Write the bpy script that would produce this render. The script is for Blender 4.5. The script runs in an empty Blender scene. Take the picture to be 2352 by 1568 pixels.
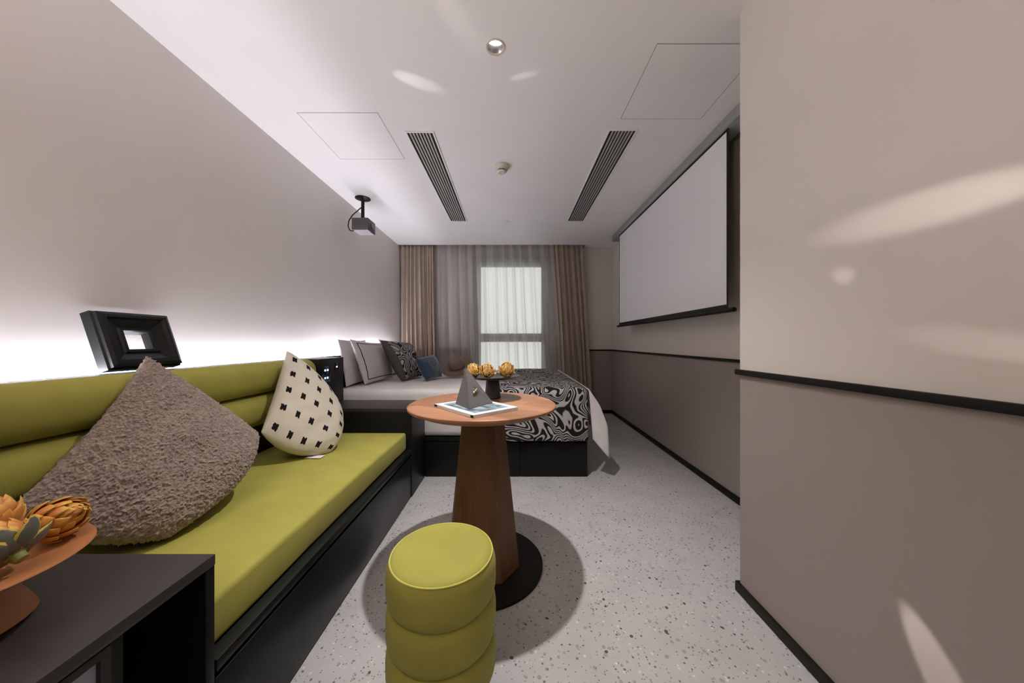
import bpy, bmesh, math, random
from mathutils import Vector, Matrix, noise
random.seed(7)
S = bpy.context.scene
COL = S.collection
pi = math.pi
H = 1.037                       # camera height
CEIL = 2.392

# ------------------------------------------------------------------ camera
cd = bpy.data.cameras.new('camera'); cam = bpy.data.objects.new('camera', cd); COL.objects.link(cam)
cam.location = (0, 0, H); cam.rotation_euler = (pi/2, 0, 0)
cd.sensor_width = 36; cd.lens = 745/2352*36; cd.clip_start = 0.02; cd.clip_end = 200
S.camera = cam
# ------------------------------------------------------------------ world, exposure
S.view_settings.view_transform = 'Standard'; S.view_settings.look = 'None'
S.view_settings.exposure = 0.36; S.view_settings.gamma = 1; S.view_settings.use_curve_mapping = False
w = bpy.data.worlds.new('overcast_daylight'); S.world = w; w.use_nodes = True
w.node_tree.nodes['Background'].inputs[0].default_value = (0.93, 0.97, 0.93, 1)
w.node_tree.nodes['Background'].inputs[1].default_value = 1.15

def lamp(name, kind, loc, power, color=(1, 1, 1), target=None, **kw):
    d = bpy.data.lights.new(name, kind); o = bpy.data.objects.new(name, d); COL.objects.link(o)
    o.location = loc; d.energy = power; d.color = color
    for k, v in kw.items(): setattr(d, k, v)
    if target is not None:
        o.rotation_euler = (Vector(target)-Vector(loc)).to_track_quat('-Z', 'Y').to_euler()
    return o
LED = (0.90, 0.90, 1.0)
DL = (-0.076, 1.493)            # downlight above the table
lamp('downlight_beam', 'SPOT', (DL[0], DL[1], CEIL-0.012), 108, (1, 0.97, 0.95), (DL[0], DL[1], 0), spot_size=math.radians(96), spot_blend=1.0, shadow_soft_size=0.022)
lamp('added_fill_light', 'AREA', (-0.75, -0.35, 1.80), 18, (1, 0.88, 0.78), (-0.75, -0.35, 4), shape='DISK', size=0.28)  # added fill light, bounced off the ceiling from behind the camera
# added spot lamps that imitate stray light streaks on the near wall and ceiling
STRAY = (1, 0.93, 0.9)
def stray(a, b, power, deg, blend=0.6, r=0.004):
    lamp('added_streak_spot', 'SPOT', a, power, STRAY, b, spot_size=math.radians(deg), spot_blend=blend, shadow_soft_size=r)
stray((0.70, -0.45, 1.27), (0.945, 0.735, 1.34), 75.0, 5.4, 0.9)
stray((0.75, 1.08, 0.88), (0.945, 0.71, 0.29), 34.0, 8.0, 0.6)
stray((0.45, 0.55, 1.08), (0.945, 0.925, 1.225), 3.2, 6.0, 1.0)
stray((0.72, -0.30, 0.85), (0.945, 0.64, 1.03), 16, 4.5, 0.9)
stray((-1.25, 1.29, 2.06), (-0.50, 1.69, CEIL), 18, 7.0, 0.9)
stray((-0.66, 1.84, 2.14), (0.06, 1.655, CEIL), 9, 4.0, 0.9)
stray((-0.65, 0.60, 2.0), (-0.23, 1.37, CEIL), 5, 9, 0.95)

# ------------------------------------------------------------------ materials
def newmat(name):
    m = bpy.data.materials.new(name); m.use_nodes = True
    nt = m.node_tree; return m, nt, nt.nodes['Principled BSDF']
def N(nt, t, **kw):
    n = nt.nodes.new(t)
    for k, v in kw.items():
        if k.startswith('i_'): n.inputs[k[2:].replace('_', ' ')].default_value = v
        else: setattr(n, k, v)
    return n
def L(nt, a, b): nt.links.new(a, b)
def mth(nt, op, a, b=None, c=None):
    n = nt.nodes.new('ShaderNodeMath'); n.operation = op
    for i, v in enumerate((a, b, c)):
        if v is None: continue
        if isinstance(v, (int, float)): n.inputs[i].default_value = v
        else: L(nt, v, n.inputs[i])
    return n.outputs[0]
def ramp(nt, fac, stops, interp='LINEAR'):
    r = nt.nodes.new('ShaderNodeValToRGB'); r.color_ramp.interpolation = interp
    e = r.color_ramp.elements
    while len(e) < len(stops): e.new(0.5)
    for el, (p, c) in zip(e, stops):
        el.position = p; el.color = (*c, 1) if len(c) == 3 else c
    L(nt, fac, r.inputs[0]); return r.outputs[0]
def mixc(nt, f, a, b):
    n = nt.nodes.new('ShaderNodeMix'); n.data_type = 'RGBA'
    for idx, v in ((0, f), (6, a), (7, b)):
        if isinstance(v, (int, float)): n.inputs[idx].default_value = v
        elif isinstance(v, tuple): n.inputs[idx].default_value = (*v, 1)
        else: L(nt, v, n.inputs[idx])
    return n.outputs[2]
def bump(nt, bsdf, h, strength, dist=0.002):
    b = N(nt, 'ShaderNodeBump', i_Strength=strength, i_Distance=dist)
    L(nt, h, b.inputs['Height']); L(nt, b.outputs[0], bsdf.inputs['Normal'])
def plain(name, c, rough=0.5, metal=0.0, var=0.04, scale=30, bmp=0.0, coat=0.0, sheen=0.0, spec=0.5):
    m, nt, b = newmat(name)
    tc = N(nt, 'ShaderNodeTexCoord'); no = N(nt, 'ShaderNodeTexNoise', i_Scale=scale, i_Detail=4.0)
    L(nt, tc.outputs['Object'], no.inputs['Vector'])
    f = lambda k: tuple(max(0, x*k) for x in c)
    L(nt, ramp(nt, no.outputs[0], [(0.3, f(1-var)), (0.7, f(1+var))]), b.inputs['Base Color'])
    b.inputs['Roughness'].default_value = rough; b.inputs['Metallic'].default_value = metal
    b.inputs['Coat Weight'].default_value = coat; b.inputs['Sheen Weight'].default_value = sheen
    b.inputs['Specular IOR Level'].default_value = spec
    if bmp: bump(nt, b, no.outputs[0], bmp)
    return m
def fabric(name, c, scale=900, rough=0.85, bmp=0.25, sheen=0.25):
    m, nt, b = newmat(name)
    tc = N(nt, 'ShaderNodeTexCoord')
    no = N(nt, 'ShaderNodeTexNoise', i_Scale=scale, i_Detail=2.0); L(nt, tc.outputs['Object'], no.inputs['Vector'])
    n2 = N(nt, 'ShaderNodeTexNoise', i_Scale=7.0, i_Detail=3.0); L(nt, tc.outputs['Object'], n2.inputs['Vector'])
    s = mth(nt, 'ADD', mth(nt, 'MULTIPLY', no.outputs[0], 0.5), mth(nt, 'MULTIPLY', n2.outputs[0], 0.5))
    L(nt, ramp(nt, s, [(0.35, tuple(x*0.88 for x in c)), (0.65, tuple(x*1.1 for x in c))]), b.inputs['Base Color'])
    b.inputs['Roughness'].default_value = rough; b.inputs['Sheen Weight'].default_value = sheen
    b.inputs['Sheen Roughness'].default_value = 0.5; b.inputs['Specular IOR Level'].default_value = 0.25
    bump(nt, b, no.outputs[0], bmp, 0.001); return m
def emit(name, c, s):
    m, nt, b = newmat(name); b.inputs['Base Color'].default_value = (*c, 1)
    b.inputs['Emission Color'].default_value = (*c, 1); b.inputs['Emission Strength'].default_value = s; return m

def wallmat(name, up, lo, split):
    m, nt, b = newmat(name)
    g = N(nt, 'ShaderNodeNewGeometry'); sp = N(nt, 'ShaderNodeSeparateXYZ'); L(nt, g.outputs['Position'], sp.inputs[0])
    no = N(nt, 'ShaderNodeTexNoise', i_Scale=350.0, i_Detail=3.0); L(nt, g.outputs['Position'], no.inputs['Vector'])
    f = mth(nt, 'LESS_THAN', sp.outputs[2], split)
    L(nt, mixc(nt, f, up, lo), b.inputs['Base Color']); b.inputs['Roughness'].default_value = 0.75
    b.inputs['Specular IOR Level'].default_value = 0.25
    bump(nt, b, no.outputs[0], 0.08, 0.001); return m
BEIGE = (0.70, 0.64, 0.575); TAUPE = (0.315, 0.272, 0.243)
m_wall = wallmat('painted_wall', BEIGE, TAUPE, 0.91)
m_wallL = wallmat('painted_wall_plain', (0.82, 0.765, 0.735), (0.82, 0.765, 0.735), 0)
m_dkwall = plain('dark_entry_wall', (0.10, 0.085, 0.075), 0.6)
m_ceil = plain('ceiling_paint', (0.90, 0.865, 0.855), 0.85, var=0.015, scale=3, spec=0.15)
m_black = plain('black_laminate', (0.007, 0.007, 0.006), 0.4, var=0.15, scale=60, spec=0.25)
m_blackpanel = plain('black_panel', (0.008, 0.010, 0.013), 0.35, var=0.12, scale=40, spec=0.3)
m_cabtop = plain('dark_brown_laminate', (0.030, 0.024, 0.022), 0.42, var=0.12, scale=25)
m_trim = plain('black_trim', (0.009, 0.008, 0.006), 0.5, var=0.1, spec=0.2)
m_green = fabric('olive_green_fabric', (0.345, 0.32, 0.062), 1000, 0.75, 0.15, 0.05)
m_greenpipe = fabric('lime_piping', (0.50, 0.47, 0.09), 1000, 0.7, 0.1)
m_white = fabric('white_linen', (0.72, 0.68, 0.67), 700)
m_drape = fabric('taupe_drape', (0.38, 0.30, 0.235), 500)
m_blue = fabric('navy_velvet', (0.022, 0.052, 0.105), 500, 0.75, 0.2, 0.5)
m_hat = fabric('brown_felt', (0.20, 0.145, 0.105), 400)
m_hatband = fabric('brown_hat_band', (0.10, 0.07, 0.05), 400)
m_grey = plain('grey_stone', (0.13, 0.118, 0.115), 0.6, var=0.06, scale=60)
m_gold = plain('brass', (0.75, 0.6, 0.35), 0.3, 1.0)
m_silver = plain('brushed_steel', (0.5, 0.5, 0.5), 0.3, 1.0)
m_terra = plain('terracotta_ceramic', (0.42, 0.17, 0.065), 0.5, var=0.06, scale=10)
m_blackcer = plain('black_ceramic', (0.022, 0.022, 0.024), 0.4)
m_blackwood = plain('black_frame_wood', (0.009, 0.010, 0.010), 0.4, spec=0.3)
m_mirror = plain('mirror', (0.85, 0.85, 0.87), 0.04, 1.0, var=0)
m_screen = plain('screen_fabric', (0.86, 0.835, 0.85), 0.85, var=0.01)
m_case = plain('grey_metal_case', (0.30, 0.31, 0.295), 0.5)
m_plastic = plain('cream_plastic', (0.66, 0.60, 0.52), 0.5)
m_slat = plain('vent_slat', (0.40, 0.375, 0.36), 0.5)
m_dark = plain('recess_shade_black', (0.006, 0.006, 0.006), 0.9)  # near-black colour standing in for shade in gaps, slots and recesses
m_proj = plain('projector_grey', (0.075, 0.066, 0.063), 0.5)
m_projb = plain('projector_underside', (0.36, 0.33, 0.35), 0.5)
m_alu = plain('window_frame_metal', (0.33, 0.36, 0.36), 0.45, 0.2)
m_paper = plain('white_paper', (0.72, 0.75, 0.78), 0.35, var=0.02)
m_door = plain('black_door', (0.015, 0.014, 0.013), 0.4)
m_led = emit('led_diffuser', LED, 68.0)
m_ledfill = emit('led_added_fill', LED, 72.0)  # extra emitter, added to brighten the middle of the ceiling
m_ledoff = plain('aluminium_channel', (0.6, 0.6, 0.62), 0.4)
m_bulb = emit('lamp_disc', (1, 0.97, 0.95), 9)
m_blueled = emit('blue_indicator', (0.25, 0.5, 1.0), 6)
m_wled = emit('white_indicator', (0.6, 0.75, 1.0), 4)
m_glow = plain('touch_panel', (0.008, 0.010, 0.022), 0.15)
m_frost = plain('glass_reflection_tint', (0.36, 0.38, 0.45), 0.25)  # bluish reflection on the door glass, put into its base colour
m_frost2 = plain('pale_frosted_edge', (0.5, 0.5, 0.53), 0.25)

def m_glass_():
    m, nt, b = newmat('window_glass')
    b.inputs['Transmission Weight'].default_value = 1; b.inputs['Roughness'].default_value = 0.0; b.inputs['IOR'].default_value = 1.02
    return m
m_glass = m_glass_()
def m_sheer_():
    m, nt, b = newmat('sheer_voile')
    out = nt.nodes['Material Output']
    tr = N(nt, 'ShaderNodeBsdfTransparent'); tl = N(nt, 'ShaderNodeBsdfTranslucent'); df = N(nt, 'ShaderNodeBsdfDiffuse')
    for n in (tl, df): n.inputs['Color'].default_value = (0.74, 0.70, 0.685, 1)
    tc = N(nt, 'ShaderNodeTexCoord'); no = N(nt, 'ShaderNodeTexNoise', i_Scale=40.0)
    L(nt, tc.outputs['Object'], no.inputs['Vector'])
    m1 = N(nt, 'ShaderNodeMixShader'); m1.inputs[0].default_value = 0.5
    L(nt, df.outputs[0], m1.inputs[1]); L(nt, tl.outputs[0], m1.inputs[2])
    m2 = N(nt, 'ShaderNodeMixShader')
    lw = N(nt, 'ShaderNodeLayerWeight', i_Blend=0.3)
    f = mth(nt, 'ADD', mth(nt, 'ADD', mth(nt, 'MULTIPLY', no.outputs[0], 0.1), 0.50), mth(nt, 'MULTIPLY', lw.outputs['Facing'], 0.75))
    L(nt, f, m2.inputs[0]); L(nt, tr.outputs[0], m2.inputs[1]); L(nt, m1.outputs[0], m2.inputs[2])
    L(nt, m2.outputs[0], out.inputs['Surface']); return m
m_sheer = m_sheer_()

def m_terrazzo_():
    m, nt, b = newmat('terrazzo')
    g = N(nt, 'ShaderNodeNewGeometry')
    n0 = N(nt, 'ShaderNodeTexNoise', i_Scale=6.0, i_Detail=4.0); L(nt, g.outputs['Position'], n0.inputs['Vector'])
    c = ramp(nt, n0.outputs[0], [(0.3, (0.43, 0.415, 0.41)), (0.7, (0.49, 0.475, 0.47))])
    for sc, thr, rad, col in ((45, 0.80, 0.30, (0.33, 0.30, 0.29)), (70, 0.83, 0.27, (0.16, 0.14, 0.13)), (62, 0.86, 0.25, (0.62, 0.605, 0.60)), (120, 0.84, 0.30, (0.22, 0.195, 0.18)), (38, 0.93, 0.22, (0.10, 0.075, 0.065))):
        v = N(nt, 'ShaderNodeTexVoronoi', i_Scale=float(sc)); v.voronoi_dimensions = '3D'
        n1 = N(nt, 'ShaderNodeTexNoise', i_Scale=sc*2.0); L(nt, g.outputs['Position'], n1.inputs['Vector'])
        L(nt, g.outputs['Position'], v.inputs['Vector'])
        sp = N(nt, 'ShaderNodeSeparateColor'); L(nt, v.outputs['Color'], sp.inputs[0])
        dd = mth(nt, 'ADD', v.outputs['Distance'], mth(nt, 'MULTIPLY', mth(nt, 'SUBTRACT', n1.outputs[0], 0.5), 0.35))
        f = mth(nt, 'MULTIPLY', mth(nt, 'GREATER_THAN', sp.outputs[0], thr), mth(nt, 'LESS_THAN', dd, rad))
        c = mixc(nt, f, c, col)
    L(nt, c, b.inputs['Base Color']); b.inputs['Roughness'].default_value = 0.55; b.inputs['Specular IOR Level'].default_value = 0.3
    return m
m_terrazzo = m_terrazzo_()

def m_wood_(name, c1, c2, axis, plank, rough=0.45):
    m, nt, b = newmat(name)
    tc = N(nt, 'ShaderNodeTexCoord'); mp = N(nt, 'ShaderNodeMapping'); L(nt, tc.outputs['Object'], mp.inputs[0])
    mp.inputs['Scale'].default_value = {'x': (2.5, 45, 45), 'z': (40, 40, 2.0)}[axis]
    no = N(nt, 'ShaderNodeTexNoise', i_Scale=1.0, i_Detail=6.0, i_Distortion=0.8); L(nt, mp.outputs[0], no.inputs['Vector'])
    c = ramp(nt, no.outputs[0], [(0.3, c1), (0.7, c2)])
    if plank:
        mp2 = N(nt, 'ShaderNodeMapping'); L(nt, tc.outputs['Object'], mp2.inputs[0])
        mp2.inputs['Rotation'].default_value = (0, 0, 0.55)
        s3 = N(nt, 'ShaderNodeSeparateXYZ'); L(nt, mp2.outputs[0], s3.inputs[0])
        row = mth(nt, 'FLOOR', mth(nt, 'DIVIDE', s3.outputs[1], 0.085))
        half = mth(nt, 'FLOOR', mth(nt, 'DIVIDE', mth(nt, 'ADD', s3.outputs[0], mth(nt, 'MULTIPLY', row, 0.217)), 0.42))
        wn = N(nt, 'ShaderNodeTexWhiteNoise'); wn.noise_dimensions = '2D'
        cx = N(nt, 'ShaderNodeCombineXYZ'); L(nt, row, cx.inputs[0]); L(nt, half, cx.inputs[1]); L(nt, cx.outputs[0], wn.inputs['Vector'])
        edge = mth(nt, 'LESS_THAN', mth(nt, 'FRACT', mth(nt, 'DIVIDE', s3.outputs[1], 0.085)), 0.018)
        tone = mth(nt, 'SUBTRACT', mth(nt, 'MULTIPLY_ADD', wn.outputs['Value'], 0.42, 0.78), mth(nt, 'MULTIPLY', edge, 0.2))
        mx = nt.nodes.new('ShaderNodeMix'); mx.data_type = 'RGBA'; mx.blend_type = 'MULTIPLY'; mx.inputs[0].default_value = 1
        L(nt, c, mx.inputs[6]); L(nt, tone, mx.inputs[7]); c = mx.outputs[2]
    L(nt, c, b.inputs['Base Color']); b.inputs['Roughness'].default_value = rough; b.inputs['Specular IOR Level'].default_value = 0.35
    return m
m_woodtop = m_wood_('walnut_top', (0.30, 0.135, 0.07), (0.42, 0.21, 0.115), 'x', True)
m_woodleg = m_wood_('walnut_pedestal', (0.115, 0.056, 0.023), (0.17, 0.083, 0.035), 'z', False, 0.5)

def m_swirl_(name, scale=5.0, freq=9.0, grey_below=None, dark=(0.018, 0.017, 0.017), light=(0.44, 0.41, 0.40)):
    m, nt, b = newmat(name)
    tc = N(nt, 'ShaderNodeTexCoord')
    no = N(nt, 'ShaderNodeTexNoise', i_Scale=scale, i_Detail=1.0, i_Distortion=0.9, i_Roughness=0.5); L(nt, tc.outputs['Object'], no.inputs['Vector'])
    s = mth(nt, 'SINE', mth(nt, 'MULTIPLY', no.outputs[0], freq*2*pi))
    n2 = N(nt, 'ShaderNodeTexNoise', i_Scale=300.0); L(nt, tc.outputs['Object'], n2.inputs['Vector'])
    s2 = mth(nt, 'ADD', s, mth(nt, 'MULTIPLY', mth(nt, 'SUBTRACT', n2.outputs[0], 0.5), 0.9))
    c = ramp(nt, mth(nt, 'MULTIPLY_ADD', s2, 0.5, 0.5), [(0.46, dark), (0.66, light)])
    if grey_below is not None:
        uv = N(nt, 'ShaderNodeUVMap'); sp = N(nt, 'ShaderNodeSeparateXYZ'); L(nt, uv.outputs[0], sp.inputs[0])
        c = mixc(nt, mth(nt, 'LESS_THAN', sp.outputs[0], grey_below), c, (0.085, 0.08, 0.077))
    L(nt, c, b.inputs['Base Color']); b.inputs['Roughness'].default_value = 0.9; b.inputs['Specular IOR Level'].default_value = 0.1
    bump(nt, b, s2, 0.3, 0.002); return m
m_swirl = m_swirl_('swirl_jacquard', 3.9, 19.0)
m_swirlc = m_swirl_('swirl_cushion', 4.6, 17.0, 0.075)

def m_fleece_():
    m, nt, b = newmat('taupe_fleece')
    tc = N(nt, 'ShaderNodeTexCoord')
    no = N(nt, 'ShaderNodeTexNoise', i_Scale=95.0, i_Detail=4.0, i_Distortion=1.5); L(nt, tc.outputs['Object'], no.inputs['Vector'])
    L(nt, ramp(nt, no.outputs[0], [(0.3, (0.20, 0.145, 0.12)), (0.72, (0.40, 0.305, 0.255))]), b.inputs['Base Color'])
    b.inputs['Roughness'].default_value = 1; b.inputs['Sheen Weight'].default_value = 0.5; b.inputs['Specular IOR Level'].default_value = 0.05
    n2 = N(nt, 'ShaderNodeTexNoise', i_Scale=260.0, i_Detail=3.0, i_Distortion=1.0); L(nt, tc.outputs['Object'], n2.inputs['Vector'])
    bump(nt, b, n2.outputs[0], 0.7, 0.004); return m
m_fleece = m_fleece_()
def m_dots_():
    m, nt, b = newmat('tufted_cotton')
    uv = N(nt, 'ShaderNodeUVMap'); mp = N(nt, 'ShaderNodeMapping'); L(nt, uv.outputs[0], mp.inputs[0])
    mp.inputs['Scale'].default_value = (5.0, 5.0, 1)
    sp = N(nt, 'ShaderNodeSeparateXYZ'); L(nt, mp.outputs[0], sp.inputs[0])
    n1 = N(nt, 'ShaderNodeTexNoise', i_Scale=60.0); L(nt, uv.outputs[0], n1.inputs['Vector'])
    j = mth(nt, 'MULTIPLY', mth(nt, 'SUBTRACT', n1.outputs[0], 0.5), 0.10)
    gx = mth(nt, 'ABSOLUTE', mth(nt, 'ADD', mth(nt, 'SUBTRACT', mth(nt, 'FRACT', sp.outputs[0]), 0.5), j))
    gy = mth(nt, 'ABSOLUTE', mth(nt, 'ADD', mth(nt, 'SUBTRACT', mth(nt, 'FRACT', sp.outputs[1]), 0.5), j))
    notch = mth(nt, 'MULTIPLY', mth(nt, 'LESS_THAN', gy, 0.03), 0.035)
    f = mth(nt, 'MULTIPLY', mth(nt, 'LESS_THAN', gx, mth(nt, 'SUBTRACT', 0.165, notch)), mth(nt, 'LESS_THAN', gy, 0.155))
    n2 = N(nt, 'ShaderNodeTexNoise', i_Scale=500.0); L(nt, uv.outputs[0], n2.inputs['Vector'])
    base = ramp(nt, n2.outputs[0], [(0.3, (0.56, 0.51, 0.41)), (0.7, (0.68, 0.62, 0.52))])
    L(nt, mixc(nt, f, base, (0.012, 0.01, 0.01)), b.inputs['Base Color'])
    b.inputs['Roughness'].default_value = 0.9; b.inputs['Specular IOR Level'].default_value = 0.15
    bump(nt, b, mth(nt, 'ADD', n2.outputs[0], mth(nt, 'MULTIPLY', f, 3.0)), 0.35, 0.002); return m
m_dots = m_dots_()
def m_pip_():
    m, nt, b = newmat('white_cotton_black_line')
    uv = N(nt, 'ShaderNodeUVMap'); sp = N(nt, 'ShaderNodeSeparateXYZ'); L(nt, uv.outputs[0], sp.inputs[0])
    ax = mth(nt, 'ABSOLUTE', mth(nt, 'SUBTRACT', sp.outputs[0], 0.5)); ay = mth(nt, 'ABSOLUTE', mth(nt, 'SUBTRACT', sp.outputs[1], 0.5))
    mx = mth(nt, 'MAXIMUM', ax, ay)
    f = mth(nt, 'MULTIPLY', mth(nt, 'GREATER_THAN', mx, 0.415), mth(nt, 'LESS_THAN', mx, 0.433))
    L(nt, mixc(nt, f, (0.66, 0.615, 0.60), (0.02, 0.014, 0.014)), b.inputs['Base Color']); b.inputs['Roughness'].default_value = 0.9
    return m
m_pip = m_pip_()
def m_arti_(name, stops, rim=None):
    m, nt, b = newmat(name)
    uv = N(nt, 'ShaderNodeUVMap'); sp = N(nt, 'ShaderNodeSeparateXYZ'); L(nt, uv.outputs[0], sp.inputs[0])
    tc = N(nt, 'ShaderNodeTexCoord'); no = N(nt, 'ShaderNodeTexNoise', i_Scale=45.0, i_Detail=2.0); L(nt, tc.outputs['Object'], no.inputs['Vector'])
    t = mth(nt, 'ADD', sp.outputs[1], mth(nt, 'MULTIPLY', mth(nt, 'SUBTRACT', no.outputs[0], 0.5), 0.7))
    c = ramp(nt, t, stops)
    if rim:
        e = mth(nt, 'GREATER_THAN', mth(nt, 'MAXIMUM', mth(nt, 'ABSOLUTE', mth(nt, 'MULTIPLY_ADD', sp.outputs[0], 2.0, -1.0)), mth(nt, 'MULTIPLY', sp.outputs[1], 0.87)), 0.8)
        c = mixc(nt, e, c, rim)
    L(nt, c, b.inputs['Base Color']); b.inputs['Roughness'].default_value = 0.5; return m
OR = [(0.1, (0.24, 0.23, 0.05)), (0.35, (0.50, 0.24, 0.04)), (0.6, (0.62, 0.20, 0.045)), (0.85, (0.70, 0.40, 0.07))]
m_arti = m_arti_('orange_bract', OR)
GO = [(0.1, (0.12, 0.045, 0.006)), (0.3, (0.50, 0.23, 0.035)), (0.6, (0.88, 0.55, 0.14)), (0.9, (0.95, 0.78, 0.42))]
m_artig = m_arti_('golden_bract', GO)
m_artio = m_arti_('grey_bract_yellow_rim', [(0.0, (0.10, 0.10, 0.07)), (1.0, (0.13, 0.13, 0.10))], (0.60, 0.42, 0.06))
m_stem = plain('green_stem', (0.20, 0.22, 0.05), 0.6)
def m_cover_():
    m, nt, b = newmat('magazine_cover')
    uv = N(nt, 'ShaderNodeUVMap'); sp = N(nt, 'ShaderNodeSeparateXYZ'); L(nt, uv.outputs[0], sp.inputs[0])
    no = N(nt, 'ShaderNodeTexNoise', i_Scale=5.0, i_Detail=6.0); L(nt, uv.outputs[0], no.inputs['Vector'])
    pic = ramp(nt, no.outputs[0], [(0.35, (0.06, 0.09, 0.12)), (0.5, (0.20, 0.27, 0.32)), (0.65, (0.45, 0.52, 0.56))])
    inx = mth(nt, 'LESS_THAN', mth(nt, 'ABSOLUTE', mth(nt, 'SUBTRACT', sp.outputs[0], 0.5)), 0.38)
    iny = mth(nt, 'LESS_THAN', mth(nt, 'ABSOLUTE', mth(nt, 'SUBTRACT', sp.outputs[1], 0.5)), 0.40)
    L(nt, mixc(nt, mth(nt, 'MULTIPLY', inx, iny), (0.72, 0.76, 0.80), pic), b.inputs['Base Color']); b.inputs['Roughness'].default_value = 0.25
    return m
m_cover = m_cover_()

# ------------------------------------------------------------------ mesh helpers
class MB:
    def __init__(s): s.bm = bmesh.new(); s.uv = s.bm.loops.layers.uv.new('UVMap')
    def box(s, x0, x1, y0, y1, z0, z1, bev=0.0, seg=2):
        t = bmesh.new(); bmesh.ops.create_cube(t, size=1)
        bmesh.ops.transform(t, matrix=Matrix.Translation(((x0+x1)/2, (y0+y1)/2, (z0+z1)/2)) @ Matrix.Diagonal((x1-x0, y1-y0, z1-z0, 1)), verts=t.verts)
        if bev: bmesh.ops.bevel(t, geom=t.edges[:]+t.verts[:], offset=bev, segments=seg, profile=0.5, affect='EDGES')
        return s._add(t)
    def _add(s, t, mat=None):
        if mat is not None: bmesh.ops.transform(t, matrix=mat, verts=t.verts)
        me = bpy.data.meshes.new('tmp'); t.to_mesh(me); t.free(); s.bm.from_mesh(me); bpy.data.meshes.remove(me); return s
    def lathe(s, prof, c=(0, 0, 0), seg=48, mat=None, fn=None, cap=True):
        t = bmesh.new(); rings = []
        for r, z in prof:
            if r < 1e-6: rings.append([t.verts.new((0, 0, z))])
            else: rings.append([t.verts.new((r*math.cos(2*pi*k/seg), r*math.sin(2*pi*k/seg), z)) for k in range(seg)])
        for a, b in zip(rings, rings[1:]):
            for k in range(seg):
                k2 = (k+1) % seg
                if len(a) == 1 and len(b) == 1: continue
                if len(a) == 1: t.faces.new((a[0], b[k2], b[k]))
                elif len(b) == 1: t.faces.new((a[k], a[k2], b[0]))
                else: t.faces.new((a[k], a[k2], b[k2], b[k]))
        for ring in (rings[0], rings[-1]):
            if cap and len(ring) > 2:
                try: t.faces.new(ring)
                except ValueError: pass
        bmesh.ops.recalc_face_normals(t, faces=t.faces[:])
        if fn:
            for v in t.verts: v.co = fn(v.co)
        return s._add(t, Matrix.Translation(c) @ (mat or Matrix()))
    def tube(s, pts, r, seg=8):
        pts = [Vector(p) for p in pts]; rings = []
        for i, p in enumerate(pts):
            d = (pts[min(i+1, len(pts)-1)]-pts[max(i-1, 0)]).normalized()
            a = d.orthogonal().normalized() if i == 0 else (a-d*a.dot(d)).normalized()
            b = d.cross(a)
            rings.append([s.bm.verts.new(p+r*(math.cos(2*pi*k/seg)*a+math.sin(2*pi*k/seg)*b)) for k in range(seg)])
        for A, B in zip(rings, rings[1:]):
            for k in range(seg): s.bm.faces.new((A[k], A[(k+1) % seg], B[(k+1) % seg], B[k]))
        s.bm.faces.new(rings[0][::-1]); s.bm.faces.new(rings[-1]); return s
    def ngon_prism(s, rings):
        vr = [[s.bm.verts.new(p) for p in r] for r in rings]; n = len(vr[0])
        for A, B in zip(vr, vr[1:]):
            for k in range(n): s.bm.faces.new((A[k], A[(k+1) % n], B[(k+1) % n], B[k]))
        s.bm.faces.new(vr[0][::-1]); s.bm.faces.new(vr[-1]); return s
    def grid(s, nu, nv, fn):
        vs = [[s.bm.verts.new(fn(i/(nu-1), j/(nv-1))) for i in range(nu)] for j in range(nv)]
        for j in range(nv-1):
            for i in range(nu-1):
                f = s.bm.faces.new((vs[j][i], vs[j][i+1], vs[j+1][i+1], vs[j+1][i]))
                for lp, (a, b) in zip(f.loops, ((i, j), (i+1, j), (i+1, j+1), (i, j+1))): lp[s.uv].uv = (a/(nu-1), b/(nv-1))
        return s
    def build(s, name, mat, parent=None, smooth=False, angle=35, solid=0.0, kind=None):
        me = bpy.data.meshes.new(name)
        bmesh.ops.recalc_face_normals(s.bm, faces=s.bm.faces[:]) if not solid else None
        s.bm.to_mesh(me); s.bm.free(); me.materials.append(mat)
        o = bpy.data.objects.new(name, me); COL.objects.link(o)
        if smooth:
            me.shade_smooth()
            if angle < 180: me.set_sharp_from_angle(angle=math.radians(angle))
        if solid:
            md = o.modifiers.new('thickness', 'SOLIDIFY'); md.thickness = solid; md.offset = 0
        if parent is not None:
            o.parent = parent; base = parent
            while base.parent: base = base.parent
            o.matrix_parent_inverse = (Matrix.Translation(-base.location) if parent is base else Matrix())
        elif kind is None:
            xs = [v.co for v in me.vertices]
            c = Vector(((min(v.x for v in xs)+max(v.x for v in xs))/2, (min(v.y for v in xs)+max(v.y for v in xs))/2, min(v.z for v in xs)))
            me.transform(Matrix.Translation(-c)); o.location = c
        else: o['kind'] = kind
        return o
def thing(name, label, cat, loc, group=None):
    o = bpy.data.objects.new(name, None); COL.objects.link(o); o.location = loc; o.empty_display_size = 0.05
    return tag(o, label, cat, group)
def tag(o, label, cat, group=None):
    o['label'] = label; o['category'] = cat
    if group: o['group'] = group
    return o
def bx(name, mat, parent, x0, x1, y0, y1, z0, z1, bev=0.0, **kw):
    return MB().box(x0, x1, y0, y1, z0, z1, bev).build(name, mat, parent, smooth=bev > 0, **kw)
def copy_thing(o, parent=None):
    c = o.copy(); COL.objects.link(c)
    if parent is not None: c.parent = parent
    for ch in list(o.children): copy_thing(ch, c)
    return c

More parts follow.
